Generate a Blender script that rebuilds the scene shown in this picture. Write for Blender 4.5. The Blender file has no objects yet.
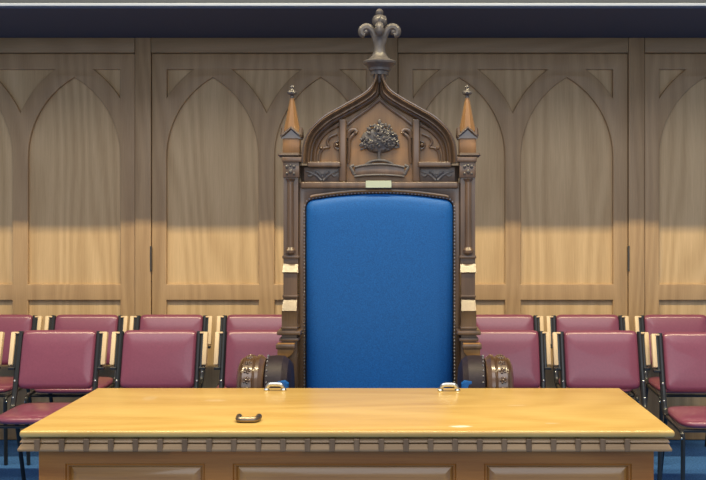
import bpy, bmesh, math, random
from mathutils import Vector, Matrix
random.seed(7)
C = bpy.context.scene.collection
PI = math.pi

# ------------------------------------------------------------------ camera frame (level lens, shifted)
CAMZ, F, VX, VY = 1.476, 976.0, 404.0, 219.0
def PX(px, Y): return (px - VX) * Y / F          # photograph column -> metres at depth Y
def PZ(py, Y): return CAMZ - (py - VY) * Y / F   # photograph row -> height at depth Y

# ------------------------------------------------------------------ materials
def new_mat(name):
    m = bpy.data.materials.new(name); m.use_nodes = True
    nt = m.node_tree
    return m, nt, nt.nodes['Principled BSDF']
def plain(name, col, rough=.5, metal=0, coat=0, noise=0, nscale=60, bump=0, spec=.5):
    m, nt, b = new_mat(name)
    b.inputs['Base Color'].default_value = (*col, 1)
    b.inputs['Roughness'].default_value = rough
    b.inputs['Metallic'].default_value = metal
    b.inputs['Coat Weight'].default_value = coat
    b.inputs['Coat Roughness'].default_value = .15
    b.inputs['Specular IOR Level'].default_value = spec
    if noise or bump:
        tc = nt.nodes.new('ShaderNodeTexCoord')
        n = nt.nodes.new('ShaderNodeTexNoise'); n.inputs['Scale'].default_value = nscale; n.inputs['Detail'].default_value = 4
        nt.links.new(tc.outputs['Object'], n.inputs['Vector'])
        if noise:
            r = nt.nodes.new('ShaderNodeValToRGB')
            r.color_ramp.elements[0].position = .3; r.color_ramp.elements[1].position = .7
            r.color_ramp.elements[0].color = (*[c*(1-noise) for c in col], 1)
            r.color_ramp.elements[1].color = (*[min(1, c*(1+noise)) for c in col], 1)
            nt.links.new(n.outputs['Fac'], r.inputs['Fac']); nt.links.new(r.outputs['Color'], b.inputs['Base Color'])
        if bump:
            bp = nt.nodes.new('ShaderNodeBump'); bp.inputs['Strength'].default_value = bump; bp.inputs['Distance'].default_value = .002
            nt.links.new(n.outputs['Fac'], bp.inputs['Height']); nt.links.new(bp.outputs['Normal'], b.inputs['Normal'])
    return m
def wood(name, dark, light, axis='Z', rough=.45, coat=0., scale=1.0, coatr=.15, figure=.5, bump=.15):
    """oak-like grain running along one axis: fine pores, broad streaks and cathedral figure"""
    m, nt, b = new_mat(name)
    N, L = nt.nodes.new, nt.links.new
    tc = N('ShaderNodeTexCoord')
    def stretched(sx, sl):
        mp = N('ShaderNodeMapping'); s = [sx*scale]*3; s['XYZ'.index(axis)] = sl*scale
        mp.inputs['Scale'].default_value = s; L(tc.outputs['Object'], mp.inputs['Vector']); return mp
    fine = N('ShaderNodeTexNoise'); fine.inputs['Scale'].default_value = 1; fine.inputs['Detail'].default_value = 5; fine.inputs['Roughness'].default_value = .65
    L(stretched(170, 6).outputs['Vector'], fine.inputs['Vector'])
    broad = N('ShaderNodeTexNoise'); broad.inputs['Scale'].default_value = 1; broad.inputs['Detail'].default_value = 3
    L(stretched(7, .6).outputs['Vector'], broad.inputs['Vector'])
    rings = N('ShaderNodeTexWave'); rings.bands_direction = 'X'; rings.inputs['Scale'].default_value = .35
    rings.inputs['Distortion'].default_value = 24; rings.inputs['Detail'].default_value = 1.2; rings.inputs['Detail Scale'].default_value = .9
    L(stretched(9, 1.5).outputs['Vector'], rings.inputs['Vector'])
    a = N('ShaderNodeMath'); a.operation = 'MULTIPLY_ADD'; a.inputs[1].default_value = .45; L(fine.outputs['Fac'], a.inputs[0])
    s = N('ShaderNodeMath'); s.operation = 'MULTIPLY'; s.inputs[1].default_value = .35; L(broad.outputs['Fac'], s.inputs[0]); L(s.outputs[0], a.inputs[2])
    c = N('ShaderNodeMath'); c.operation = 'MULTIPLY_ADD'; c.inputs[1].default_value = .2*figure*2; L(rings.outputs['Fac'], c.inputs[0]); L(a.outputs[0], c.inputs[2])
    r = N('ShaderNodeValToRGB'); r.color_ramp.elements[0].position = .28; r.color_ramp.elements[1].position = .72
    r.color_ramp.elements[0].color = (*dark, 1); r.color_ramp.elements[1].color = (*light, 1)
    L(c.outputs[0], r.inputs['Fac']); L(r.outputs['Color'], b.inputs['Base Color'])
    bp = N('ShaderNodeBump'); bp.inputs['Strength'].default_value = bump; bp.inputs['Distance'].default_value = .001
    L(fine.outputs['Fac'], bp.inputs['Height']); L(bp.outputs['Normal'], b.inputs['Normal'])
    b.inputs['Roughness'].default_value = rough; b.inputs['Coat Weight'].default_value = coat; b.inputs['Coat Roughness'].default_value = coatr
    return m

M = {}
M['oak_panel'] = wood('oak_panel', (.44,.287,.138), (.66,.472,.258), 'Z', .55, figure=.42)
M['oak_frame'] = wood('oak_frame', (.33,.207,.103), (.51,.345,.185), 'Z', .5, figure=.35)
M['oak_rail'] = wood('oak_rail', (.30,.19,.09), (.44,.295,.155), 'X', .5, figure=.35)
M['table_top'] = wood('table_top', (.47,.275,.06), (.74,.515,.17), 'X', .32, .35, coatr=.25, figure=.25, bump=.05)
M['table_wood'] = wood('table_wood', (.31,.10,.010), (.48,.185,.030), 'X', .5, .1)
M['table_field'] = wood('table_field', (.34,.14,.024), (.52,.25,.062), 'X', .3, .9, coatr=.14)
M['cornice_wood'] = wood('cornice_wood', (.27,.155,.06), (.45,.275,.12), 'X', .38, .4, coatr=.18)
M['block_wood'] = wood('block_wood', (.15,.085,.035), (.25,.15,.07), 'Z', .45, .2)
M['throne_wood'] = wood('throne_wood', (.064,.037,.019), (.15,.088,.046), 'Z', .34, .6, coatr=.2)
M['throne_honey'] = wood('throne_honey', (.20,.098,.027), (.34,.178,.058), 'Z', .42, .2)
M['spire_wood'] = wood('spire_wood', (.17,.085,.028), (.29,.15,.055), 'Z', .42, .2)
M['throne_polish'] = plain('throne_polish', (.075,.05,.035), .3, coat=1)
M['throne_carved'] = plain('throne_carved', (.075,.066,.063), .46, coat=.3, noise=.3, nscale=40)
M['arm_band'] = wood('arm_band', (.055,.027,.012), (.12,.062,.028), 'X', .3, .9, coatr=.14)
M['blue'] = plain('blue_vinyl', (.006,.094,.33), .55, noise=.22, nscale=210, bump=.25, spec=.3)
M['navy'] = plain('navy_leather', (.020,.013,.018), .5, coat=.0, spec=.3, noise=.25, nscale=50, bump=.2)
M['burgundy'] = plain('burgundy_vinyl', (.205,.052,.092), .30, coat=.35, noise=.06, nscale=90, bump=.1)
M['black'] = plain('black_metal', (.013,.015,.017), .35, coat=.3)
M['beech'] = wood('beech', (.62,.45,.25), (.78,.60,.37), 'Z', .45, .1)
M['chrome'] = plain('chrome', (.52,.55,.55), .25, metal=1)
M['bronze'] = plain('bronze', (.24,.19,.14), .38, metal=1)
M['nail'] = plain('antique_nail', (.42,.41,.43), .35, metal=1)
M['carpet'] = plain('blue_carpet', (.05,.15,.40), .95, noise=.35, nscale=90, bump=.6, spec=.1)
M['plaque'] = plain('ivory_plaque', (.45,.51,.38), .4)
M['soffit'] = plain('navy_paint', (.05,.062,.10), .8, noise=.12, nscale=220)
M['grey'] = plain('grey_paint', (.075,.085,.098), .7, noise=.05, nscale=120)
M['white'] = plain('white_paint', (.34,.39,.47), .5)
M['steel'] = plain('hinge_steel', (.10,.09,.08), .4, metal=.6)

# pale soft-edged spots mixed into the colour of the table top
def add_pale_spots(m, spots):
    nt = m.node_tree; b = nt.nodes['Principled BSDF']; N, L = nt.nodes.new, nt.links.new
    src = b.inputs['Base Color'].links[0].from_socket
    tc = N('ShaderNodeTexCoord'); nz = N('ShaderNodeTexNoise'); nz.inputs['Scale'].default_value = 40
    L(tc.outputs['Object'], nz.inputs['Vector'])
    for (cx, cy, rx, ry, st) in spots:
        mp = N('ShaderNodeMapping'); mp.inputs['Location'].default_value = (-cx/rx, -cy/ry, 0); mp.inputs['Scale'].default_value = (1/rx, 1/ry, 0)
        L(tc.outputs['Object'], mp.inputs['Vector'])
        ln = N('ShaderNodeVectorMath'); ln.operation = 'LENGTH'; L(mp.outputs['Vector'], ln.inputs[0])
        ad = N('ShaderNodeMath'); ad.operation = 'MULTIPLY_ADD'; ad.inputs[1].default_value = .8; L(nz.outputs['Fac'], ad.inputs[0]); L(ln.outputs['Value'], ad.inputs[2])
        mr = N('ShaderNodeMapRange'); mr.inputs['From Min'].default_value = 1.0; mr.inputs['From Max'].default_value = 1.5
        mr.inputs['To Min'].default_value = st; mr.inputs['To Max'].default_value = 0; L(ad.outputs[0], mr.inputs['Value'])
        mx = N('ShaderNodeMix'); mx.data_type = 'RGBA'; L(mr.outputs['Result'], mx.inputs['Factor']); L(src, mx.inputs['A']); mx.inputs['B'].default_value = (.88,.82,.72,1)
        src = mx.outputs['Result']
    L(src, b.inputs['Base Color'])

# ------------------------------------------------------------------ mesh helpers
class MB:
    def __init__(s): s.bm = bmesh.new()
    def add(s, src):
        me = bpy.data.meshes.new('tmp'); src.to_mesh(me); src.free(); s.bm.from_mesh(me); bpy.data.meshes.remove(me); return s
    def box(s, x0, x1, y0, y1, z0, z1, bev=0, seg=2, rot=None):
        b = bmesh.new(); bmesh.ops.create_cube(b, size=1)
        c = Vector(((x0+x1)/2, (y0+y1)/2, (z0+z1)/2))
        for v in b.verts: v.co = Vector((v.co.x*(x1-x0), v.co.y*(y1-y0), v.co.z*(z1-z0)))
        if bev: bmesh.ops.bevel(b, geom=b.edges[:], offset=bev, segments=seg, affect='EDGES', profile=.5)
        for v in b.verts: v.co = (rot @ v.co if rot else v.co) + c
        return s.add(b)
    def tube(s, pts, r, n=8, cap=True):
        b = bmesh.new(); pts = [Vector(p) for p in pts]; rs = r if isinstance(r, (list, tuple)) else [r]*len(pts)
        rings = []; ref = None
        for i, p in enumerate(pts):
            t = ((pts[min(i+1, len(pts)-1)] - pts[max(i-1, 0)])).normalized()
            if ref is None: ref = Vector((1,0,0)) if abs(t.x) < .9 else Vector((0,1,0))
            u = (ref - t*ref.dot(t)).normalized(); w = t.cross(u); ref = u
            rings.append([b.verts.new(p + (u*math.cos(2*PI*k/n) + w*math.sin(2*PI*k/n))*rs[i]) for k in range(n)])
        for a, c in zip(rings, rings[1:]):
            for k in range(n): b.faces.new((a[k], a[(k+1)%n], c[(k+1)%n], c[k]))
        if cap: b.faces.new(rings[0][::-1]); b.faces.new(rings[-1])
        bmesh.ops.recalc_face_normals(b, faces=b.faces[:]); return s.add(b)
    def lathe(s, prof, c=(0,0,0), axis='Z', n=24, off=0):
        """prof: (radius, height) from one end to the other"""
        b = bmesh.new(); c = Vector(c); rings = []
        def pt(r, h, a):
            u, w = r*math.cos(a), r*math.sin(a)
            return c + (Vector((u, w, h)) if axis == 'Z' else Vector((h, u, w)) if axis == 'X' else Vector((u, h, w)))
        for r, h in prof:
            rings.append([b.verts.new(pt(max(r, 1e-4), h, 2*PI*k/n + off)) for k in range(n)])
        for a, d in zip(rings, rings[1:]):
            for k in range(n): b.faces.new((a[k], a[(k+1)%n], d[(k+1)%n], d[k]))
        b.faces.new(rings[0][::-1]); b.faces.new(rings[-1])
        bmesh.ops.recalc_face_normals(b, faces=b.faces[:]); return s.add(b)
    def ball(s, c, rx, ry=None, rz=None, sub=2, rot=None):
        b = bmesh.new(); bmesh.ops.create_icosphere(b, subdivisions=sub, radius=1); c = Vector(c)
        ry = rx if ry is None else ry; rz = rx if rz is None else rz
        for v in b.verts:
            q = Vector((v.co.x*rx, v.co.y*ry, v.co.z*rz)); v.co = (rot @ q if rot else q) + c
        return s.add(b)
    def prism(s, poly, y0, y1, bev=0, seg=2):
        """poly in (x, z), extruded from y0 (front) to y1 (back)"""
        b = bmesh.new(); f = b.faces.new([b.verts.new((x, y0, z)) for x, z in poly])
        r = bmesh.ops.extrude_face_region(b, geom=[f])
        nv = [g for g in r['geom'] if isinstance(g, bmesh.types.BMVert)]
        for v in nv: v.co.y = y1
        bmesh.ops.recalc_face_normals(b, faces=b.faces[:])
        if bev:
            es = [e for e in b.edges if all(abs(v.co.y - y0) < 1e-6 for v in e.verts)]
            bmesh.ops.bevel(b, geom=es, offset=bev, segments=seg, affect='EDGES', profile=.5, clamp_overlap=True)
        return s.add(b)
    def sweep(s, path, normals, prof, y, scales=None):
        """closed profile (d, dy) carried along a path in the x-z plane; d is measured along the path's normal"""
        b = bmesh.new(); rings = []
        for i, (p, nrm) in enumerate(zip(path, normals)):
            k = scales[i] if scales else 1
            rings.append([b.verts.new((p[0]+nrm[0]*d*k, y+dy, p[1]+nrm[1]*d*k)) for d, dy in prof])
        n = len(prof)
        for a, c in zip(rings, rings[1:]):
            for k in range(n): b.faces.new((a[k], a[(k+1)%n], c[(k+1)%n], c[k]))
        b.faces.new(rings[0][::-1]); b.faces.new(rings[-1])
        bmesh.ops.recalc_face_normals(b, faces=b.faces[:]); return s.add(b)
    def mirror_x(s, cx):
        for v in s.bm.verts: v.co.x = 2*cx - v.co.x
        bmesh.ops.reverse_faces(s.bm, faces=s.bm.faces[:]); return s
    def build(s, name, mat, parent=None, sharp=35, origin=None):
        me = bpy.data.meshes.new(name)
        if origin is not None: bmesh.ops.translate(s.bm, verts=s.bm.verts[:], vec=-Vector(origin))
        s.bm.to_mesh(me); s.bm.free()
        return link(name, me, mat, parent, sharp, origin)
def link(name, me, mat, parent=None, sharp=35, origin=None):
    me.materials.clear(); me.materials.append(M[mat])
    me.shade_smooth(); me.set_sharp_from_angle(angle=math.radians(sharp))
    o = bpy.data.objects.new(name, me); C.objects.link(o)
    if origin is not None: o.location = origin
    if parent:
        o.parent = parent
        o.location = Vector(origin or (0,0,0)) if True else o.location
    return o
def plate(loops, y0, thick, bev=.004):
    """flat board in the x-z plane with holes, front face at y0, thickness backwards; returns a mesh"""
    cu = bpy.data.curves.new('tmp', 'CURVE'); cu.dimensions = '2D'; cu.fill_mode = 'BOTH'
    cu.extrude = max(thick/2 - bev, 1e-4); cu.bevel_depth = bev; cu.bevel_resolution = 1; cu.offset = -bev
    for lp in loops:
        sp = cu.splines.new('POLY'); sp.points.add(len(lp)-1); sp.use_cyclic_u = True
        for p, (x, z) in zip(sp.points, lp): p.co = (x, z, 0, 1)
    o = bpy.data.objects.new('tmp', cu); C.objects.link(o)
    bpy.context.view_layer.update()
    me = bpy.data.meshes.new_from_object(o.evaluated_get(bpy.context.evaluated_depsgraph_get()))
    bpy.data.objects.remove(o); bpy.data.curves.remove(cu)
    for v in me.vertices: v.co = Vector((v.co.x, y0 + thick/2 - v.co.z, v.co.y))
    b = bmesh.new(); b.from_mesh(me); bmesh.ops.remove_doubles(b, verts=b.verts[:], dist=1e-5)
    bmesh.ops.recalc_face_normals(b, faces=b.faces[:]); b.to_mesh(me); b.free()
    return me
def rect(x0, x1, z0, z1): return [(x0,z0), (x1,z0), (x1,z1), (x0,z1)]
def empty(name, loc=(0,0,0), rz=0):
    o = bpy.data.objects.new(name, None); C.objects.link(o); o.location = loc; o.rotation_euler = (0,0,rz); o.empty_display_size = .1; return o
def tag(o, label, cat, group=None):
    o['label'] = label; o['category'] = cat
    if group: o['group'] = group
    return o
def structure(o): o['kind'] = 'structure'; return o
def smooth_path(pts, per=8):
    out = []; P = [Vector(p) for p in pts]
    for i in range(len(P)-1):
        p0, p1, p2, p3 = P[max(i-1,0)], P[i], P[i+1], P[min(i+2, len(P)-1)]
        for k in range(per):
            t = k/per
            out.append(.5*((2*p1) + (p2-p0)*t + (2*p0-5*p1+4*p2-p3)*t*t + (3*p1-p0-3*p2+p3)*t**3))
    out.append(P[-1]); return out

# ------------------------------------------------------------------ the room
WY = 6.50                                             # front face of the back wall's framing
K = WY / F                                            # metres per photograph pixel on that wall
floor = MB().box(-6, 6, -1.5, 7.2, -.1, 0).build('floor', 'carpet'); structure(floor)

def arc(cx, cz, r, a0, a1, n=14): return [(cx + r*math.cos(a0+(a1-a0)*i/n), cz + r*math.sin(a0+(a1-a0)*i/n)) for i in range(n+1)]
def arch_loop(x0, x1, z0, zs):
    w = x1 - x0
    right = arc(x0, zs, w, 0, PI/3)                   # right side arc, springing to apex
    left = arc(x1, zs, w, PI*2/3, PI)
    return [(x0, z0), (x1, z0)] + right + left[1:]
wall = MB().box(-5.2, 5.0, WY+.026, WY+.25, 0, 4.2).build('wall_back', 'oak_panel'); structure(wall)
Z_SP, Z_BOT, Z_TOP, Z_RAIL, Z_LOW, Z_SOF = PZ(157,WY), PZ(284,WY), PZ(53.5,WY), PZ(69.5,WY), PZ(300.5,WY), PZ(38,WY)
BAY, STRIP = 230*K, 16.5*K
for i in range(-2, 4):
    bx = PX(398, WY) + i*(BAY+STRIP)
    loops = [rect(bx, bx+BAY, 0.004, Z_TOP)]
    st, w, mu = 15*K, 92*K, 16*K
    for k in (0, 1):
        x0 = bx + st + k*(w+mu)
        loops.append(arch_loop(x0, x0+w, Z_BOT, Z_SP))
        loops.append(rect(x0, x0+w, .16, Z_LOW))
    ro = w + 17.5*K
    # corner spandrels and the one between the two arches
    def spandrel_corner(xs, cx, sgn):
        h = Z_RAIL - Z_SP
        a_top = math.asin(h/ro); a_side = math.acos(min(1, abs(xs-cx)/ro))
        pts = [(cx + sgn*ro*math.cos(a_top+(a_side-a_top)*t/8), Z_SP + ro*math.sin(a_top+(a_side-a_top)*t/8)) for t in range(9)]
        return [(xs, Z_RAIL)] + pts
    loops.append(spandrel_corner(bx+st+.002, bx+st+w, -1))
    loops.append(spandrel_corner(bx+BAY-st-.002, bx+BAY-st-w, 1))
    xm = bx + BAY/2; c1, c2 = bx+st, bx+BAY-st
    a_top = math.asin((Z_RAIL-Z_SP)/ro); a_mid = math.acos((xm-c1)/ro)
    rgt = [(c1 + ro*math.cos(a_top+(a_mid-a_top)*t/8), Z_SP + ro*math.sin(a_top+(a_mid-a_top)*t/8)) for t in range(9)]
    loops.append(rgt + [(2*xm-x, z) for x, z in rgt[:-1]][::-1])
    link('arched_panelling', plate(loops, WY, .030, .009), 'oak_frame', wall, 30)
    MB().box(bx, bx+BAY, WY-.012, WY+.02, Z_TOP+.004, Z_SOF, .004).build('cornice_rail', 'oak_rail', wall)
    MB().box(bx-STRIP+.0025, bx-.0025, WY-.010, WY+.02, .004, Z_SOF, .003).build('pilaster_strip', 'oak_frame', wall)
    for side in ((0,) if i in (-1,) else (1,) if i == 0 else ()):
        hx = bx - .001 if side == 0 else bx + BAY + .001
        MB().tube([(hx, WY-.010, PZ(271,WY)), (hx, WY-.010, PZ(246,WY))], .007, 10).build('hinge', 'steel', wall)
# gallery above: soffit, painted front, white edge strip
SY = 5.58
ceil = MB().box(-5.2, 5.0, SY+.03, 6.75, Z_SOF, Z_SOF+.12).build('ceiling', 'soffit'); structure(ceil)
gal = MB().box(-5.2, 5.0, SY, SY+.03, Z_SOF+.012, 3.7, .004).build('wall_gallery', 'grey'); structure(gal)
tr = MB().box(-5.2, 5.0, SY-.016, SY, PZ(6.6,SY), PZ(3.6,SY), .003).build('trim_1', 'white'); structure(tr)
tr = MB().box(-5.2, 5.0, SY-.006, SY+.028, Z_SOF-.002, Z_SOF+.0115, .003).build('trim_2', 'soffit'); structure(tr)

# ------------------------------------------------------------------ the table
TZ = .76; TY0, TY1 = 3.298, 4.140; TX0, TX1 = -1.302, .917
table = empty('council_table', ((TX0+TX1)/2, (TY0+TY1)/2, 0))
tag(table, 'long honey-coloured oak table with carved cornice and panelled front, before the throne', 'table')
o0 = Vector(table.location)
def tb(mb, name, mat, parent=None, sharp=35):
    bmesh.ops.translate(mb.bm, verts=mb.bm.verts[:], vec=-o0); return mb.build(name, mat, parent or table, sharp)
add_pale_spots(M['table_top'], [(PX(460,3.37)-o0.x, 3.37-o0.y, .040, .017, .75), (PX(516,3.75)-o0.x, 3.75-o0.y, .035, .012, .16), (PX(552,3.42)-o0.x, 3.42-o0.y, .03, .01, .2), (PX(215,3.85)-o0.x, 3.85-o0.y, .05, .02, .18), (PX(150,3.9)-o0.x, 3.9-o0.y, .03, .05, .12)])
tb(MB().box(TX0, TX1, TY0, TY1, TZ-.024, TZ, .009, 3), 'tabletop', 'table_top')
# cornice under the top: flared moulding running round front and sides
zc0, zc1 = .690, .737
prof = [(.036, zc1), (.034, .7315), (.011, .7305), (.004, .7190), (.019, .7165), (.018, .7140), (.007, .7130), (-.002, .6965), (-.001, zc0), (.05, zc0-.002), (.06, zc1)]
def ring_mould(mb, x0, x1, y0, y1, prof):
    b = bmesh.new(); rings = []
    for d, z in prof:
        rings.append([b.verts.new(v) for v in ((x0+d, y1-d, z), (x0+d, y0+d, z), (x1-d, y0+d, z), (x1-d, y1-d, z))])
    n = len(prof)
    for i in range(n):
        a, c = rings[i], rings[(i+1)%n]
        for k in range(4): b.faces.new((a[k], a[(k+1)%4], c[(k+1)%4], c[k]))
    bmesh.ops.recalc_face_normals(b, faces=b.faces[:]); mb.add(b); return mb
corn = tb(ring_mould(MB(), TX0-.004, TX1-.012, TY0+.004, TY1-.004, prof), 'cornice', 'cornice_wood', sharp=25)
nb = 26; step = .0832
xb = PX(209, TY0) - 8*step
blk = None
def block(x0, x1, y0, y1):
    global blk
    cx, cy = (x0+x1)/2, (y0+y1)/2
    return tb(MB().box(x0, x1, y0, y1, zc0-.001, .7325, .002, 1), 'cornice_block', 'block_wood', corn)
for k in range(-1, nb):
    x = xb + k*step
    if TX0+.02 < x < TX1-.03: block(x-.0095, x+.0095, TY0+.0005, TY0+.04)
for k in range(9):
    y = TY0 + .07 + k*step
    block(TX0-.004, TX0+.03, y-.0095, y+.0095); block(TX1-.042, TX1-.013, y-.0095, y+.0095)
# carcass: panelled front, plain ends, plinth
FY = 3.362; fx0, fx1 = PX(38.5, FY), PX(654, FY)
zt, zp0, zp1 = .6925, .13, PZ(464, FY)
cols = [(65.5, 204.5), (233, 456), (484.5, 631.5)]
loops = [rect(fx0, fx1, .004, zt)] + [rect(PX(a,FY), PX(b,FY), zp0, zp1) for a, b in cols]
me = plate(loops, FY, .028, .003)
for v in me.vertices: v.co -= o0
link('front_frame', me, 'table_wood', table, 30)
for a, b in cols:
    x0, x1 = PX(a,FY), PX(b,FY)
    # moulding bead round the panel, then the raised field with sloping margins
    mm = MB()
    for q, (d0, d1, y0, y1) in enumerate([(0, .016, FY+.004, FY+.018)]):
        bb = bmesh.new(); rr = []
        for d, y in ((0, FY+.027), (0, FY+.006), (.004, FY+.003), (.009, FY+.006), (.013, FY+.016), (.015, FY+.027)):
            rr.append([bb.verts.new(v) for v in ((x0+d, y, zp0+d), (x1-d, y, zp0+d), (x1-d, y, zp1-d), (x0+d, y, zp1-d))])
        for i in range(len(rr)):
            A, D = rr[i], rr[(i+1)%len(rr)]
            for k in range(4): bb.faces.new((A[k], A[(k+1)%4], D[(k+1)%4], D[k]))
        bmesh.ops.recalc_face_normals(bb, faces=bb.faces[:]); mm.add(bb)
    mo = tb(mm, 'panel_moulding', 'table_wood', sharp=25)
    bb = bmesh.new(); rr = []
    for d, y in ((.001, FY+.06), (.001, FY+.025), (.017, FY+.018), (.042, FY+.0085), (.046, FY+.008)):
        rr.append([bb.verts.new(v) for v in ((x0+d, y, zp0+d), (x1-d, y, zp0+d), (x1-d, y, zp1-d), (x0+d, y, zp1-d))])
    for A, D in zip(rr, rr[1:]):
        for k in range(4): bb.faces.new((A[k], A[(k+1)%4], D[(k+1)%4], D[k]))
    bb.faces.new(rr[-1]); bb.faces.new(rr[0][::-1]); bmesh.ops.recalc_face_normals(bb, faces=bb.faces[:])
    fm = MB(); fm.add(bb); tb(fm, 'raised_panel', 'table_field', sharp=15)
tb(MB().box(fx0, fx1, FY+.062, 4.06, .004, zt, .003), 'carcass', 'table_wood')
tb(MB().box(fx0, fx0+.02, FY+.028, FY+.062, .004, zt).box(fx1-.02, fx1, FY+.028, FY+.062, .004, zt).box(fx0+.02, fx1-.02, FY+.028, FY+.062, zp1+.006, zt-.001), 'inner_frame', 'table_wood')

# bow handles on the table
def bow_handle(name, px, py, standing, mat, label, wpx):
    Y = (CAMZ-TZ)*F/(py-VY); w = wpx*Y/F/2
    r = empty(name, (PX(px, Y), Y, TZ)); tag(r, label, 'metal handle', 'loose metal handles on the table')
    if standing:
        pts = smooth_path([(-w,0,.006), (-w*.88,0,.017), (-w*.55,0,.026), (w*.55,0,.026), (w*.88,0,.017), (w,0,.006)], 5)
        MB().tube(pts, [.0065+.003*math.sin(PI*i/(len(pts)-1)) for i in range(len(pts))], 10).build('grip', mat, r)
        for s in (-1, 1): MB().lathe([(.0, .0004), (.011, .0004), (.012, .004), (.009, .009), (.0, .010)], (s*w, 0, 0), n=14).build('foot', mat, r)
    else:
        pts = smooth_path([(-w,.034,.0105), (-w*.97,.012,.0105), (-w*.8,-.008,.0105), (-w*.4,-.012,.0105), (w*.4,-.012,.0105), (w*.8,-.008,.0105), (w*.97,.012,.0105), (w,.034,.0105)], 5)
        MB().tube(pts, [.0105]*len(pts), 10).build('grip', mat, r)
        for s in (-1, 1): MB().lathe([(.0, -.006), (.010, -.006), (.011, .0), (.010, .005), (.0, .006)], (s*w, .036, .0115), axis='Y', n=14).build('foot', mat, r)
    return r
bow_handle('metal_handle', 247.5, 422, False, 'bronze', 'dull bronze bow handle lying flat near the front edge of the table', 20)
bow_handle('metal_handle', 275, 390.5, True, 'chrome', "chrome bow handle at the table's back edge, in front of the throne's left-hand barrel arm", 17)
bow_handle('metal_handle', 449, 391, True, 'chrome', "chrome bow handle at the table's back edge, below the right-hand corner of the blue backrest", 17)

# ------------------------------------------------------------------ the throne
HY = 4.82; CX = PX(379.5, HY)
throne = empty('throne_chair', (CX, 4.6, 0))
tag(throne, 'tall carved gothic throne with blue upholstered back and fleur-de-lis finial, behind the table', 'throne')
t0 = Vector(throne.location)
def tp(mb, name, mat, parent=None, sharp=35):
    bmesh.ops.translate(mb.bm, verts=mb.bm.verts[:], vec=-t0); return mb.build(name, mat, parent or throne, sharp)
def X(px, Y=HY): return PX(px, Y)
def Z(py, Y=HY): return PZ(py, Y)
k = HY/F
# blue padded back: rings from rim to crown
def back_outline(n=10):
    x0, x1 = X(306.3), X(452.7); zb = .50; zc = Z(199.5); r = 9*k; rise = 5.5*k
    pts = [(x0, zb), (x1, zb)]
    pts += [(x1 - r + r*math.cos(a), zc - r + r*math.sin(a)) for a in [PI/2*i/6 for i in range(6)]]
    for i in range(1, 22):
        u = i/22; x = (x1-r)+(x0+r-(x1-r))*u; pts.append((x, zc + rise*(1-(2*u-1)**2)))
    pts += [(x0 + r + r*math.cos(a), zc - r + r*math.sin(a)) for a in [PI/2+PI/2*i/6 for i in range(1,7)]]
    return pts
ol = back_outline()
cxm = sum(p[0] for p in ol)/len(ol); x0, x1 = X(306.3), X(452.7); zmid = (.5 + Z(194))/2; hw = (x1-x0)/2; hh = (Z(194)-.5)/2
bb = bmesh.new(); rings = []
for d, y in ((0, .035), (0, .0), (.004, -.010), (.014, -.019), (.035, -.027), (.08, -.030), (.16, -.0315), (.26, -.032)):
    rings.append([bb.verts.new((CX + (x-CX)*(1-d/hw), HY + y, zmid + (z-zmid)*(1-d/hh))) for x, z in ol])
n = len(ol)
for A, D in zip(rings, rings[1:]):
    for q in range(n): bb.faces.new((A[q], A[(q+1)%n], D[(q+1)%n], D[q]))
bb.faces.new(rings[-1]); bb.faces.new(rings[0][::-1]); bmesh.ops.recalc_face_normals(bb, faces=bb.faces[:])
mb = MB(); mb.add(bb); pad = tp(mb, 'upholstered_back', 'blue', sharp=60)
# nail heads along the rim
mb = MB(); per = [Vector((x, z)) for x, z in ol[1:]] + [Vector(ol[0])]
acc = 0; stepn = 3.45*k
for a, b in zip(per, per[1:]):
    L = (b-a).length; t = stepn - acc if acc else 0
    d = -acc
    while d + stepn <= L:
        d += stepn; p = a + (b-a)*(d/L)
        out = Vector((p.x-CX, 0)).normalized()
        if p.y > .55: mb.ball((p.x + (.0085 if p.x > CX else -.0085)*min(1, abs(p.x-CX)/.3), HY-.006, p.y + (.007 if p.y > Z(204) else 0)), .0056, .005, .0056, 1)
    acc = L - d if d > 0 else acc + L
tp(mb, 'nail_trim', 'nail', pad)
# frame round the back: side stiles and arched head
inner = [(x + (-.004 if x < CX else .004), z + .004) for x, z in ol]
inner = [(x, (.46 if z < .52 else z)) for x, z in inner]
fr = [rect(X(299), X(460), .40, Z(182.5)), inner]
me = plate(fr, HY-.004, .075, .004)
for v in me.vertices: v.co -= t0
link('back_frame', me, 'throne_wood', throne, 30)
tp(MB().box(X(300), X(459), HY+.04, HY+.085, .40, Z(165), .004), 'backboard', 'throne_wood')
# moulding that follows the arched head of the padded back
hp = [Vector((x, z+.012)) for x, z in ol if z > Z(201)]
hp = sorted(hp, key=lambda v: v.x)
mb = MB(); mb.tube([(p.x, HY-.012, p.y+.006) for p in hp], .008, 8)
tp(mb, 'head_moulding', 'throne_wood')
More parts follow.
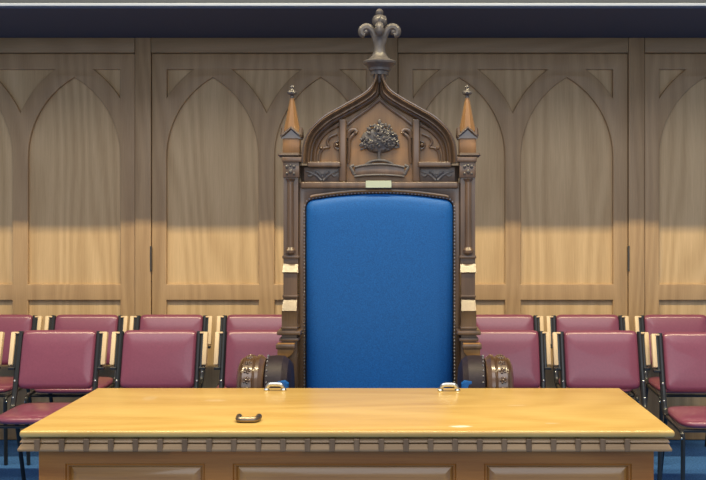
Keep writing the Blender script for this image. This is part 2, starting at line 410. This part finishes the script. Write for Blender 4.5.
# lower header rail with bead, upper side rails
tp(MB().box(X(301), X(458), HY-.028, HY+.05, Z(188.5), Z(182), .006, 3), 'header_rail', 'throne_wood')
for s in (0, 1):
    mb = MB().box(X(308), X(341), HY-.036, HY+.04, Z(167.5), Z(162), .006, 3)
    if s: mb.mirror_x(CX)
    tp(mb, 'shelf_rail', 'throne_wood')
    # leaf carving under each side rail
    mb = MB().box(X(304), X(341), HY-.004, HY+.04, Z(182.4), Z(167.2), .002)
    if s: mb.mirror_x(CX)
    pn = tp(mb, 'carved_panel', 'throne_wood')
    mb = MB(); cx = 322.5
    for m in (-1, 1):
        for pts, r in (([(cx+m*1, 180.5), (cx+m*5, 176.5), (cx+m*10, 173.5), (cx+m*17, 171)], (1.7,1.5,1.3,.6)),
                       ([(cx+m*.5, 179), (cx+m*3, 174), (cx+m*6.5, 172), (cx+m*5, 175.5)], (1.2,1.3,1.1,.7)),
                       ([(cx+m*9, 174), (cx+m*12, 176.5), (cx+m*15, 175)], (1.1,1.2,.5))):
            p = smooth_path([(X(a), HY-.010, Z(b)) for a, b in pts], 4)
            rs = [k*(r[min(int(i/4), len(r)-1)] + (r[min(int(i/4)+1, len(r)-1)]-r[min(int(i/4), len(r)-1)])*((i%4)/4)) for i in range(len(p))]
            mb.tube(p, rs, 8)
    mb.ball((X(cx), HY-.010, Z(176.5)), 2.0*k, .010, 2.6*k, 2)
    if s: mb.mirror_x(CX)
    tp(mb, 'leaf_carving', 'throne_carved', pn)
# tympanum board behind the ogee
og = [(302.5,163),(302.8,155),(304.7,143),(310.6,130.5),(324,117.5),(340,108),(356,99),(368,91),(374.6,82),(376.2,75.5)]
path = smooth_path([(X(a), Z(b)) for a, b in og], 8)
tym = [(p.x + .018*(1 if i < 40 else .5), p.y-.018) for i, p in enumerate(path)]
tym = [q for q in tym if q[0] < CX-.006]
poly = [(X(312), Z(181.6))] + tym[6:] + [(2*CX-x, z) for x, z in tym[6:]][::-1] + [(2*CX-X(312), Z(181.6))]
tymp = tp(MB().prism(poly, HY+.016, HY+.045), 'tympanum_board', 'throne_honey')
prof = [(0,.075),(0,-.034),(.008,-.047),(.011,-.050),(.015,-.046),(.017,-.030),(.022,-.026),(.028,-.034),(.034,-.036),(.038,-.028),(.040,-.012),(.046,-.010),(.051,-.016),(.055,-.010),(.056,.075)]
for s in (0, 1):
    nr, sc = [], []
    for i, p in enumerate(path):
        t = (path[min(i+1,len(path)-1)] - path[max(i-1,0)]).normalized(); nn = Vector((t.y, -t.x))
        nr.append(nn); room = (CX - p.x)/max(nn.x, 1e-3)
        sc.append(min(1, room/.056))
    mb = MB().sweep(path, nr, prof, HY, sc)
    if s: mb.mirror_x(CX)
    og_m = tp(mb, 'ogee_moulding', 'throne_wood', sharp=50)
    mb = MB().tube([(p.x + q.x*.003, HY-.040, p.y + q.y*.003) for p, q in zip(path, nr)], .0062, 8)
    if s: mb.mirror_x(CX)
    tp(mb, 'ogee_highlight_bead', 'throne_polish', og_m)  # polished bead added along the outer edge to catch a highlight
# tracery: two uprights, inner cusped arches and bosses
for s in (0, 1):
    def put(mb, name, mat, par=tymp):
        if s: mb.mirror_x(CX)
        return tp(mb, name, mat, par)
    put(MB().box(X(339), X(346.5), HY-.020, HY+.03, Z(182), Z(119), .008, 3), 'tracery_upright', 'throne_wood')
    mb = MB()
    for r, pts in ((1.6, [(314,162),(315,151),(319.5,140),(327,131.5),(338,125)]),
                   (1.1, [(319,162),(320,153),(324,148),(329,147),(327,142),(330,137),(337,134)]),
                   (1.0, [(338.5,141),(335,143),(335,147.5),(338.5,149.5)]),
                   (1.5, [(348,163),(349,150),(349,141),(352,136),(357,132)]),
                   (2.0, [(347,138),(349.5,131.5),(354,129.5),(357,132)]),
                   (1.3, [(347,125),(356,117.5),(368,109),(379.5,99.5)])):
        p = smooth_path([(X(a), HY+.004, Z(b)) for a, b in pts], 5); mb.tube(p, [r*k*1.25]*len(p), 8)
    for a, b in ((337, 145), (321, 148), (356, 133)): mb.ball((X(a), HY-.002, Z(b)), 1.9*k)
    put(mb, 'cusp_tracery', 'throne_wood')
# carved tree crest
mb = MB()
mb.ball((X(379.5), HY-.004, Z(140)), 19*k, .020, 13*k, 3)
for i in range(120):
    u = random.uniform(-1, 1); v = random.uniform(0, 1)**1.25
    hw_ = 21.5*math.sqrt(max(0, 1-(v*.93)**2))*(.92 if v > .1 else .9)
    a, b = 379.5 + u*hw_, 149.5 - v*25
    dep = .030*math.sqrt(max(0, 1-(u*.95)**2))*math.sqrt(max(.12, 1-(2*v-1)**2))
    rot = Matrix.Rotation(random.uniform(-1.3, 1.3), 3, 'Y') @ Matrix.Rotation(random.uniform(-.5,.5), 3, 'X')
    mb.ball((X(a), HY-.006-dep, Z(b)), random.uniform(1.7,2.8)*k, .006, random.uniform(1.1,1.7)*k, 1, rot)
mb.ball((X(379.5), HY-.01, Z(122.5)), 2*k, .008, 3.4*k, 2)
mb.tube([(X(379.5), HY-.008, Z(161)), (X(379), HY-.012, Z(156)), (X(379.5), HY-.012, Z(150))], [2.6*k, 1.6*k, 2.0*k], 8)
tp(mb, 'carved_tree', 'throne_carved')
# ribbon banner below the tree
mb = MB(); top, bot = [], []
for i in range(25):
    u = -1 + 2*i/24; a = 379.5 + 25*u
    b0 = 166.5 + 0.5*u*u*2 - 2.2*(1-u*u); top.append((X(a), Z(b0))); bot.append((X(a), Z(b0 + 9.2 + 1.5*(1-u*u))))
mb.prism(top + bot[::-1], HY-.016, HY+.03, .003)
tp(mb, 'ribbon_banner', 'throne_wood')
mb = MB()
for line, r in ((top, 1.2), (bot, 1.1)): mb.tube([(x, HY-.018, z) for x, z in line], r*k, 8)
for m in (-1, 1):
    p = smooth_path([(X(379.5+m*25), HY-.014, Z(165.5)), (X(379.5+m*28.5), HY-.016, Z(167)), (X(379.5+m*27.5), HY-.018, Z(170)), (X(379.5+m*25), HY-.018, Z(175))], 4)
    mb.tube(p, 1.7*k, 8)
p = smooth_path([(X(366), HY-.016, Z(164.5)), (X(372), HY-.018, Z(161.5)), (X(379.5), HY-.018, Z(160.5)), (X(387), HY-.018, Z(161.5)), (X(393), HY-.016, Z(164.5))], 4)
mb.tube(p, 1.5*k, 8)
tp(mb, 'banner_scrollwork', 'throne_carved')
pq = tp(MB().box(X(366), X(391.5), HY-.0335, HY-.0275, Z(188), Z(181), .001, 1), 'name_plaque', 'plaque')
pq['label'] = 'small pale ivory name plaque'
# finial: moulded base and fleur-de-lis
fy = HY + .01
mb = MB()
base = [(0,84),(4.5,83),(6.6,78),(7,76),(9.2,75),(9.4,71.5),(11,70.5),(11.3,68),(14,65.5),(16.4,63.6),(16.8,61.8),(15.5,60.6),(11,59),(7.8,56),(6.2,52),(5.6,46),(5.6,40),(6.5,37),(0,36)]
mb.lathe([(r*k, Z(b)) for r, b in base], (CX, fy, 0), n=28)
fin = tp(mb, 'finial', 'throne_carved')
mb = MB()
mb.lathe([(r*k, Z(b)) for r, b in [(0,38),(5,36),(5.6,32),(4.4,27.5),(6.2,25.5),(7.6,22),(7.2,18.5),(5.2,16),(3.2,14.6),(3.9,13),(4.0,11.2),(2.6,9.4),(1.5,8.6),(0,8.2)]], (CX, fy, 0), n=20)
for j in range(6):
    a0 = 2*PI*j/6
    mb.tube([(CX + 6.9*k*math.cos(a0+t*.9)*math.sin(PI*(.25+.5*t)), fy + 6.9*k*math.sin(a0+t*.9)*math.sin(PI*(.25+.5*t)), Z(25 - 9*t)) for t in [i/6 for i in range(7)]], 1.1*k, 6)
tp(mb, 'bud', 'throne_carved', fin)
for ang in (0, PI, -PI/2, PI/2):
    pts = smooth_path([(3,44),(4.5,37),(6.5,31.5),(10,27.8),(14,27),(17.3,29.5),(17.3,33.5),(14.5,35)], 4)
    rs = [2.5+1.7*math.sin(PI*min(1, .1+.75*i/(len(pts)-1))) for i in range(len(pts))]
    sc_ = 1.0 if abs(math.cos(ang)) > .5 else .62
    mb = MB().tube([(CX + math.cos(ang)*p.x*k*sc_, fy + math.sin(ang)*p.x*k*sc_, Z(p.y)) for p in pts], [r*k for r in rs], 10)
    mb.ball((CX + math.cos(ang)*13.8*k*sc_, fy + math.sin(ang)*13.8*k*sc_, Z(31.5)), (3.6 if sc_ == 1 else 5.4)*k*(1 if sc_ == 1 else .95), None, None, 2)
    tp(mb, 'petal_curl', 'throne_carved', fin)
# posts with stepped buttress faces and pinnacles
def stepped(mb, prof, xc, yb):
    """rectangular stack: (half width, front y, z) sections"""
    b = bmesh.new(); rr = []
    for hwid, yf, z in prof: rr.append([b.verts.new(v) for v in ((xc-hwid, yf, z), (xc+hwid, yf, z), (xc+hwid, yb, z), (xc-hwid, yb, z))])
    for A, D in zip(rr, rr[1:]):
        for q in range(4): b.faces.new((A[q], A[(q+1)%4], D[(q+1)%4], D[q]))
    b.faces.new(rr[0][::-1]); b.faces.new(rr[-1]); bmesh.ops.recalc_face_normals(b, faces=b.faces[:]); mb.add(b)
for s in (0, 1):
    def put(mb, name, mat, par=None, sharp=30):
        if s: mb.mirror_x(CX)
        return tp(mb, name, mat, par, sharp)
    xc = X(291.5); yb = HY + .085
    # shaft, with weathered offsets (sloping faces) growing outwards towards the foot
    mb = MB()
    A_, B_, D_, E_ = HY-.030, HY-.054, HY-.096, HY-.110
    stepped(mb, [(7.5*k, E_+.01, .012), (7.5*k, E_+.01, Z(352)), (7.4*k, D_, Z(345)), (7.4*k, D_, Z(326.5)), (7.4*k, D_, Z(310)), (7.2*k, D_-.002, Z(309)), (6.8*k, B_, Z(297.5)), (6.8*k, B_, Z(273)), (7.8*k, B_-.008, Z(271.5)), (7.3*k, A_, Z(263)), (7.3*k, A_, Z(178))], xc, yb)
    post = put(mb, 'post', 'throne_wood')
    for y0_, y1_, hw_, yf in ((258.2,255.3,8.2,A_-.012), (296.6,294.2,7.6,B_-.010), (327,324.6,8.2,D_-.008), (332.4,328.4,11.5,D_-.024), (338.6,335.4,9.4,D_-.018)):
        put(MB().box(xc-hw_*k, xc+hw_*k, yf, yb-.002, Z(y0_), Z(y1_), .003, 2), 'ledge_moulding', 'throne_wood', post)
    mb = MB(); mb.lathe([(0, Z(255)), (3*k, Z(254.5)), (5*k, Z(252.5)), (5.2*k, Z(250)), (3.4*k, Z(247)), (3.2*k, Z(215)), (3.2*k, Z(182)), (5*k, Z(179)), (0, Z(178.5))], (xc-.3*k, A_-.004, 0), n=16)
    put(mb, 'colonnette', 'throne_wood', post)
    # scrolled bracket where the arm meets the post
    q = [(X(281), Z(340)), (X(297.5), Z(340))] + [(X(281)+ (16.5 - 16.5*(1-math.cos(a)))*k, Z(344.5) - 11.5*k*math.sin(a)) for a in [PI/2*i/8 for i in range(9)]]
    mb = MB().prism(q, E_-.03, E_+.03, .003)
    put(mb, 'scroll_bracket', 'throne_honey', post)
    put(MB().box(X(279.5), X(298), E_-.036, E_+.034, Z(345.5), Z(340.5), .004, 2), 'bracket_cap', 'throne_wood', post)
    # capital: carved block, neck and cornice
    mb = MB().box(xc-7.6*k, xc+8.6*k, A_-.012, yb, Z(178), Z(162), .003).box(xc-8.6*k, xc+11*k, A_-.020, yb, Z(162.5), Z(157.5), .004)
    cap = put(mb, 'capital', 'throne_wood', post)
    mb = MB()
    for a, b, r in ((288,167,1.8),(295,167,1.8),(291.5,172,2.0),(288,174,1.4),(295,174,1.4),(291.5,166,1.3)): mb.ball((X(a), A_-.012, Z(b)), r*k, .008, r*k*1.2, 2)
    put(mb, 'leaf_boss', 'throne_carved', cap)
    mb = MB(); yc = HY+.028; ph = .058
    mb.box(xc-13*k, xc+10.5*k, yc-ph-.020, yc+ph+.018, Z(157.8), Z(153.2), .012, 1)
    put(mb, 'pinnacle_ledge', 'throne_polish', post)
    # gabled block and spire
    mb = MB().box(xc-8.4*k, xc+8.4*k, yc-8.4*k, yc+8.4*k, Z(153.4), Z(137), .002)
    put(mb, 'pinnacle_block', 'spire_wood', post)
    mb = MB(); g = 9.8*k
    for ang in (0, PI/2, PI, 3*PI/2):
        R_ = Matrix.Rotation(ang, 3, 'Z')
        b = MB()
        b.prism([(-g, Z(139)), (-.0, Z(130.2)), (g, Z(139)), (g, Z(134.6)), (.0, Z(126.4)), (-g, Z(134.6))], -g-.006, -g+.012, .007, 1)
        b.prism([(-g+.003, Z(138.5)), (g-.003, Z(138.5)), (0, Z(129))], -g+.004, -g+.012)
        for v in b.bm.verts: v.co = R_ @ v.co + Vector((xc, yc, 0))
        mb.add(b.bm)
    put(mb, 'gablet', 'throne_polish', post)
    mb = MB().lathe([(9.6*k, Z(138)), (8.2*k, Z(128)), (1.9*k, Z(97)), (0, Z(96.8))], (xc, yc, 0), n=8, off=PI/8)
    sp = put(mb, 'spire', 'spire_wood', post, 20)
    mb = MB().lathe([(r*k, Z(b)) for r, b in [(0,98),(2.2,97.2),(1.8,95),(4.6,93.6),(5.2,92),(4.6,90.6),(2.2,89.6),(1.5,88),(2.2,86.6),(1.6,84.8),(0,84.2)]], (xc, yc, 0), n=16)
    put(mb, 'spire_finial', 'throne_carved', sp)
    # arm: leather roll on a wooden bearer, ending in a turned and carved barrel
    def put(mb, name, mat, par=None, sharp=30):
        if s: mb.mirror_x(CX-.010)
        return tp(mb, name, mat, par, sharp)
    ay = 4.36; aq = 4.43; ka = aq/F
    xo, xi, xe = PX(235.5, aq), PX(263.5, aq), PX(290, aq)
    zc_ = PZ(389.5, aq); R = 32.0*ka; w = xi - xo
    mb = MB().lathe([(0, xo+.004), (R*.45, xo+.003), (R*.72, xo+.007), (R*.88, xo+.017), (R*.935, xo+.028), (R*.90, xo+.031), (R*.91, xo+.035), (R*.98, xo+.038), (R*.985, xo+.080), (R*.95, xo+.084), (R*.96, xo+.088), (R*1.01, xo+.093), (R*1.02, xo+.108), (R*.98, xo+.114), (R*.9, xi+.004), (0, xi+.004)], (0, ay+.14, zc_), axis='X', n=40)
    arm = put(mb, 'arm_barrel', 'arm_band')
    for a_ in range(9):
        mb = MB()
        th = -.6 + 2.6*a_/8
        cy_, cz_ = ay+.14 - R*math.cos(th)*.985, zc_ + R*math.sin(th)*.985
        rot = Matrix.Rotation(-th, 3, 'X'); cxr = xo + .059
        mb.ball((cxr, cy_, cz_), .0075, .007, .0075, 2, rot)
        for pnt in range(5):
            pa = 2*PI*pnt/5; off_ = rot @ Vector((math.cos(pa)*.011, 0, math.sin(pa)*.011))
            mb.ball((cxr+off_.x, cy_+off_.y, cz_+off_.z), .007, .005, .007, 1, rot)
        put(mb, 'rosette', 'arm_band', arm)
    mb = MB().lathe([(0, xi+.005), (R*.86, xi+.006), (R*.98, xi+.014), (R*1.0, xi+.05), (R*.98, xe-.035), (R*.86, xe-.010), (R*.6, xe+.004), (0, xe+.005)], (0, ay+.14, zc_), axis='X', n=40)
    mb.box(xi+.010, xe-.006, ay+.14, HY-.15, zc_+R*.2, zc_+R*.72, .03, 4)
    roll = put(mb, 'leather_roll', 'navy', arm)
    for a_ in range(14):
        th = -.7 + 2.6*a_/13
        put(MB().ball((xi+.012+.010*math.cos(th), ay+.14 - R*.975*math.cos(th), zc_ + R*.975*math.sin(th)), .0055, None, None, 1), 'nail_head', 'nail', roll)
    put(MB().box(xi+.004, xe-.015, ay+.16, HY-.06, .42, zc_+R*.3, .008), 'arm_bearer', 'throne_wood', arm)
    xp = PX(275, 4.36)
    put(MB().prism([(xp-.012, .50), (xe-.002, .50), (xe-.002, PZ(384, 4.36)), (xe-.014, PZ(381, 4.36)), (xp+.010, PZ(381, 4.36)), (xp-.002, PZ(385, 4.36))], 4.362, 4.46, .008), 'arm_side_pad', 'blue', arm)
    put(MB().box(xi, xi+.075, ay+.11, ay+.19, .012, .50, .006), 'front_leg', 'throne_wood')
xs0, xs1 = PX(264, 4.36), 2*CX - PX(264, 4.36)
tp(MB().box(xs0, xs1, 4.44, HY+.03, .34, .42, .006), 'seat_frame', 'throne_wood')
tp(MB().box(X(305), X(454), 4.43, HY-.04, .415, .50, .03, 4), 'seat_cushion', 'blue')

# ------------------------------------------------------------------ stacking chairs
def make_chair():
    r = empty('stacking_chair')
    rec = math.atan2(.082, .30)
    R_ = Matrix.Rotation(-rec, 3, 'X')
    def yb(z): return .115 + (z-.555)*.082/.30           # line of the reclined back
    # seat: domed vinyl cushion
    def cushion(w, d, zt, zb, crown, e=5, roll=1.0):
        b = bmesh.new()
        rows = []
        lv = [(1.0, zb, .95), (1.0, zb+(zt-zb)*.25, 1.0), (1.0, zb+(zt-zb)*.6, 1.0), (1.0, zb+(zt-zb)*.85, .975), (1, zt, .92), (1, zt+crown*.5, .7), (1, zt+crown*.9, .4), (1, zt+crown, .1)]
        N_ = 64
        for _, z, sc in lv:
            ring = []
            for i in range(N_):
                a = 2*PI*i/N_; c_, s_ = math.cos(a), math.sin(a)
                ex = 2/e
                sd = 1-(1-sc)*roll if sc > .65 else sc*(1-.30*roll)/.7
                ring.append(b.verts.new((w/2*sc*math.copysign(abs(c_)**ex, c_), d/2*sd*math.copysign(abs(s_)**ex, s_), z)))
            rows.append(ring)
        for A, D in zip(rows, rows[1:]):
            for i in range(N_): b.faces.new((A[i], A[(i+1)%N_], D[(i+1)%N_], D[i]))
        b.faces.new(rows[0][::-1]); b.faces.new(rows[-1])
        bmesh.ops.recalc_face_normals(b, faces=b.faces[:]); return b
    mb = MB(); mb.add(cushion(.415, .42, .464, .430, .012))
    for v in mb.bm.verts: v.co.y -= .030; v.co.z += (v.co.y-.1)*.012
    mb.build('seat', 'burgundy', r, 60)
    # backrest: same pillow stood upright against the posts
    mb = MB(); mb.add(cushion(.405, .322, .020, -.022, .004, e=14, roll=2.0))
    rot = Matrix.Rotation(PI/2 - rec, 3, 'X')
    for v in mb.bm.verts:
        v.co = rot @ v.co + Vector((0, yb(.704), .704))
    mb.build('backrest', 'burgundy', r, 60)
    for s in (-1, 1):
        x = s*.2165
        up = MB().tube(smooth_path([(x, yb(.852), .852), (x, yb(.7), .7), (x, yb(.55), .55), (x, yb(.50)-.004, .50), (x, .075, .455), (x, .03, .432)], 4), .0155, 10).build('upright', 'black', r)
        MB().tube([(x, .035, .432), (x, -.10, .424), (x, -.235, .418)], .0115, 10).build('seat_rail', 'black', r)
        MB().tube(smooth_path([(x, -.225, .419), (x*.99, -.258, .408), (x*.98, -.268, .37), (x*.97, -.255, .15), (x*.96, -.248, .004)], 5), .0115, 10).build('leg', 'black', r)
        MB().tube(smooth_path([(x*.96, .07, .44), (x*.96, .12, .34), (x*.97, .21, .06), (x*.97, .225, .004)], 4), .0115, 10).build('leg', 'black', r)
        # wooden side handle on a black bracket beside the post
        rot = Matrix.Rotation(-rec, 3, 'X')
        zc = .762
        mb = MB().box(x+s*.014-.011, x+s*.014+.011, yb(zc)-.012, yb(zc)+.022, zc-.112, zc+.078, .003, 1, rot)
        br = mb.build('handle_bracket', 'black', r)
        a, c = sorted((x+s*.0235, x+s*.0480))
        mb = MB().box(a, c, yb(zc)-.018, yb(zc)+.014, zc-.092, zc+.090, .004, 2, rot)
        a2, c2 = sorted((x+s*.004, x+s*.03))
        zz = zc+.078
        mb.box(a2, c2, yb(zz)-.018, yb(zz)+.014, zz-.002, zz+.009, .003, 1, rot)
        mb.build('side_handle', 'beech', r)
        a3, c3 = sorted((x+s*.01, x+s*.045))
        MB().box(a3, c3, yb(.66)-.02, yb(.66)+.012, .650, .664, .002, 1).build('handle_foot', 'black', br)
        for (yy, z, dx) in ((yb(.592)-.014, .592, 0), (yb(.505)-.015, .505, 0), (-.272, .385, 0)):
            MB().ball((x*1.01+dx, yy, z), .0075, .006, .0075, 2).build('bolt', 'chrome', up)
    MB().tube([(-.21, .045, .424), (.21, .045, .424)], .009, 8).build('cross_bar', 'black', r)
    MB().tube([(-.21, -.2, .408), (.21, -.2, .408)], .009, 8).build('cross_bar', 'black', r)
    MB().box(-.205, .205, yb(.70)+.026, yb(.70)+.032, .575, .83, .002, 1, Matrix.Rotation(-rec, 3, 'X')).build('back_shell', 'black', r)
    return r
def kids(o): return [c for c in bpy.data.objects if c.parent == o]
def copy_tree(o, parent=None):
    ch = kids(o); c = o.copy(); C.objects.link(c)
    if parent: c.parent = parent
    for q in ch: copy_tree(q, c)
    return c
proto = make_chair(); used = False
YB = 5.42
front = [(-43, YB, 0, 'mostly cut-off burgundy chair at the left end of the front row'),
         (61, YB, .8, "burgundy chair in the front row, third left of the throne, beside the table's corner"),
         (161, YB, .5, 'burgundy chair in the front row, second to the left of the throne'),
         (263.5, YB, 0, "burgundy chair in the front row directly left of the throne, behind its barrel arm"),
         (502, YB, 0, 'burgundy chair in the front row directly right of the throne, behind its barrel arm'),
         (600, YB-.02, 0, 'burgundy chair in the front row, second to the right of the throne'),
         (698.5, YB-.10, -1.0, "burgundy chair in the front row, third right of the throne, at the picture's edge")]
YC = 6.30
back = [(2, YC, 0, 'burgundy chair in the back row against the wall, fourth left of the throne'),
        (87.5, YC, 0, 'burgundy chair in the back row against the wall, third left of the throne'),
        (172, YC, 0, 'burgundy chair in the back row against the wall, second left of the throne'),
        (258.5, YC, 0, 'burgundy chair in the back row against the wall, directly left of the throne'),
        (502, YC, 0, 'burgundy chair in the back row against the wall, directly right of the throne'),
        (587, YC, 0, 'burgundy chair in the back row against the wall, second right of the throne'),
        (675, YC, 0, 'burgundy chair in the back row against the wall, third right of the throne')]
for rows, g in ((front, 'burgundy chairs in the front row'), (back, 'burgundy chairs in the back row')):
    for px, Y, a, lab in rows:
        o = proto if not used else copy_tree(proto); used = True
        o.location = (PX(px, Y), Y-.20, 0); o.rotation_euler = (0, 0, math.radians(a))
        tag(o, lab, 'chair', g)

# ------------------------------------------------------------------ light
w = bpy.data.worlds.new('hall'); bpy.context.scene.world = w; w.use_nodes = True
bg = w.node_tree.nodes['Background']; bg.inputs['Color'].default_value = (.86,.89,1.0,1); bg.inputs['Strength'].default_value = .42
def area(name, loc, target, sx, sy, power, col):
    l = bpy.data.lights.new(name, 'AREA'); l.shape = 'RECTANGLE'; l.size = sx; l.size_y = sy; l.energy = power; l.color = col
    o = bpy.data.objects.new(name, l); C.objects.link(o); o.location = loc
    o.rotation_euler = (Vector(target)-Vector(loc)).to_track_quat('-Z', 'Y').to_euler(); return o
area('overhead_light', (-.3, 3.60, 5.32), (-.3, 4.2, 0), 8.0, .10, 490, (1.0,.82,.485))
area('overhead_light', (-.3, .6, 5.5), (-.3, 2.6, 0), 7.0, 2.2, 140, (.95,.95,1.0))  # unseen broad panel, added to put highlights on front-facing surfaces
area('window_light', (.5, -2.5, 2.8), (0, 6, 1.2), 6.0, 2.4, 85, (.84,.91,1.0))

# ------------------------------------------------------------------ camera and colour
cd = bpy.data.cameras.new('camera'); cam = bpy.data.objects.new('camera', cd); C.objects.link(cam)
cam.location = (0, 0, CAMZ); cam.rotation_euler = (PI/2, 0, 0)
cd.sensor_width = 36; cd.lens = F/706*36; cd.shift_x = -(VX-353)/706; cd.shift_y = -(240-VY)/706; cd.clip_start = .05
sc = bpy.context.scene; sc.camera = cam
sc.view_settings.view_transform = 'Standard'; sc.view_settings.look = 'None'; sc.view_settings.gamma = 1; sc.view_settings.exposure = 0
sc.view_settings.use_curve_mapping = False
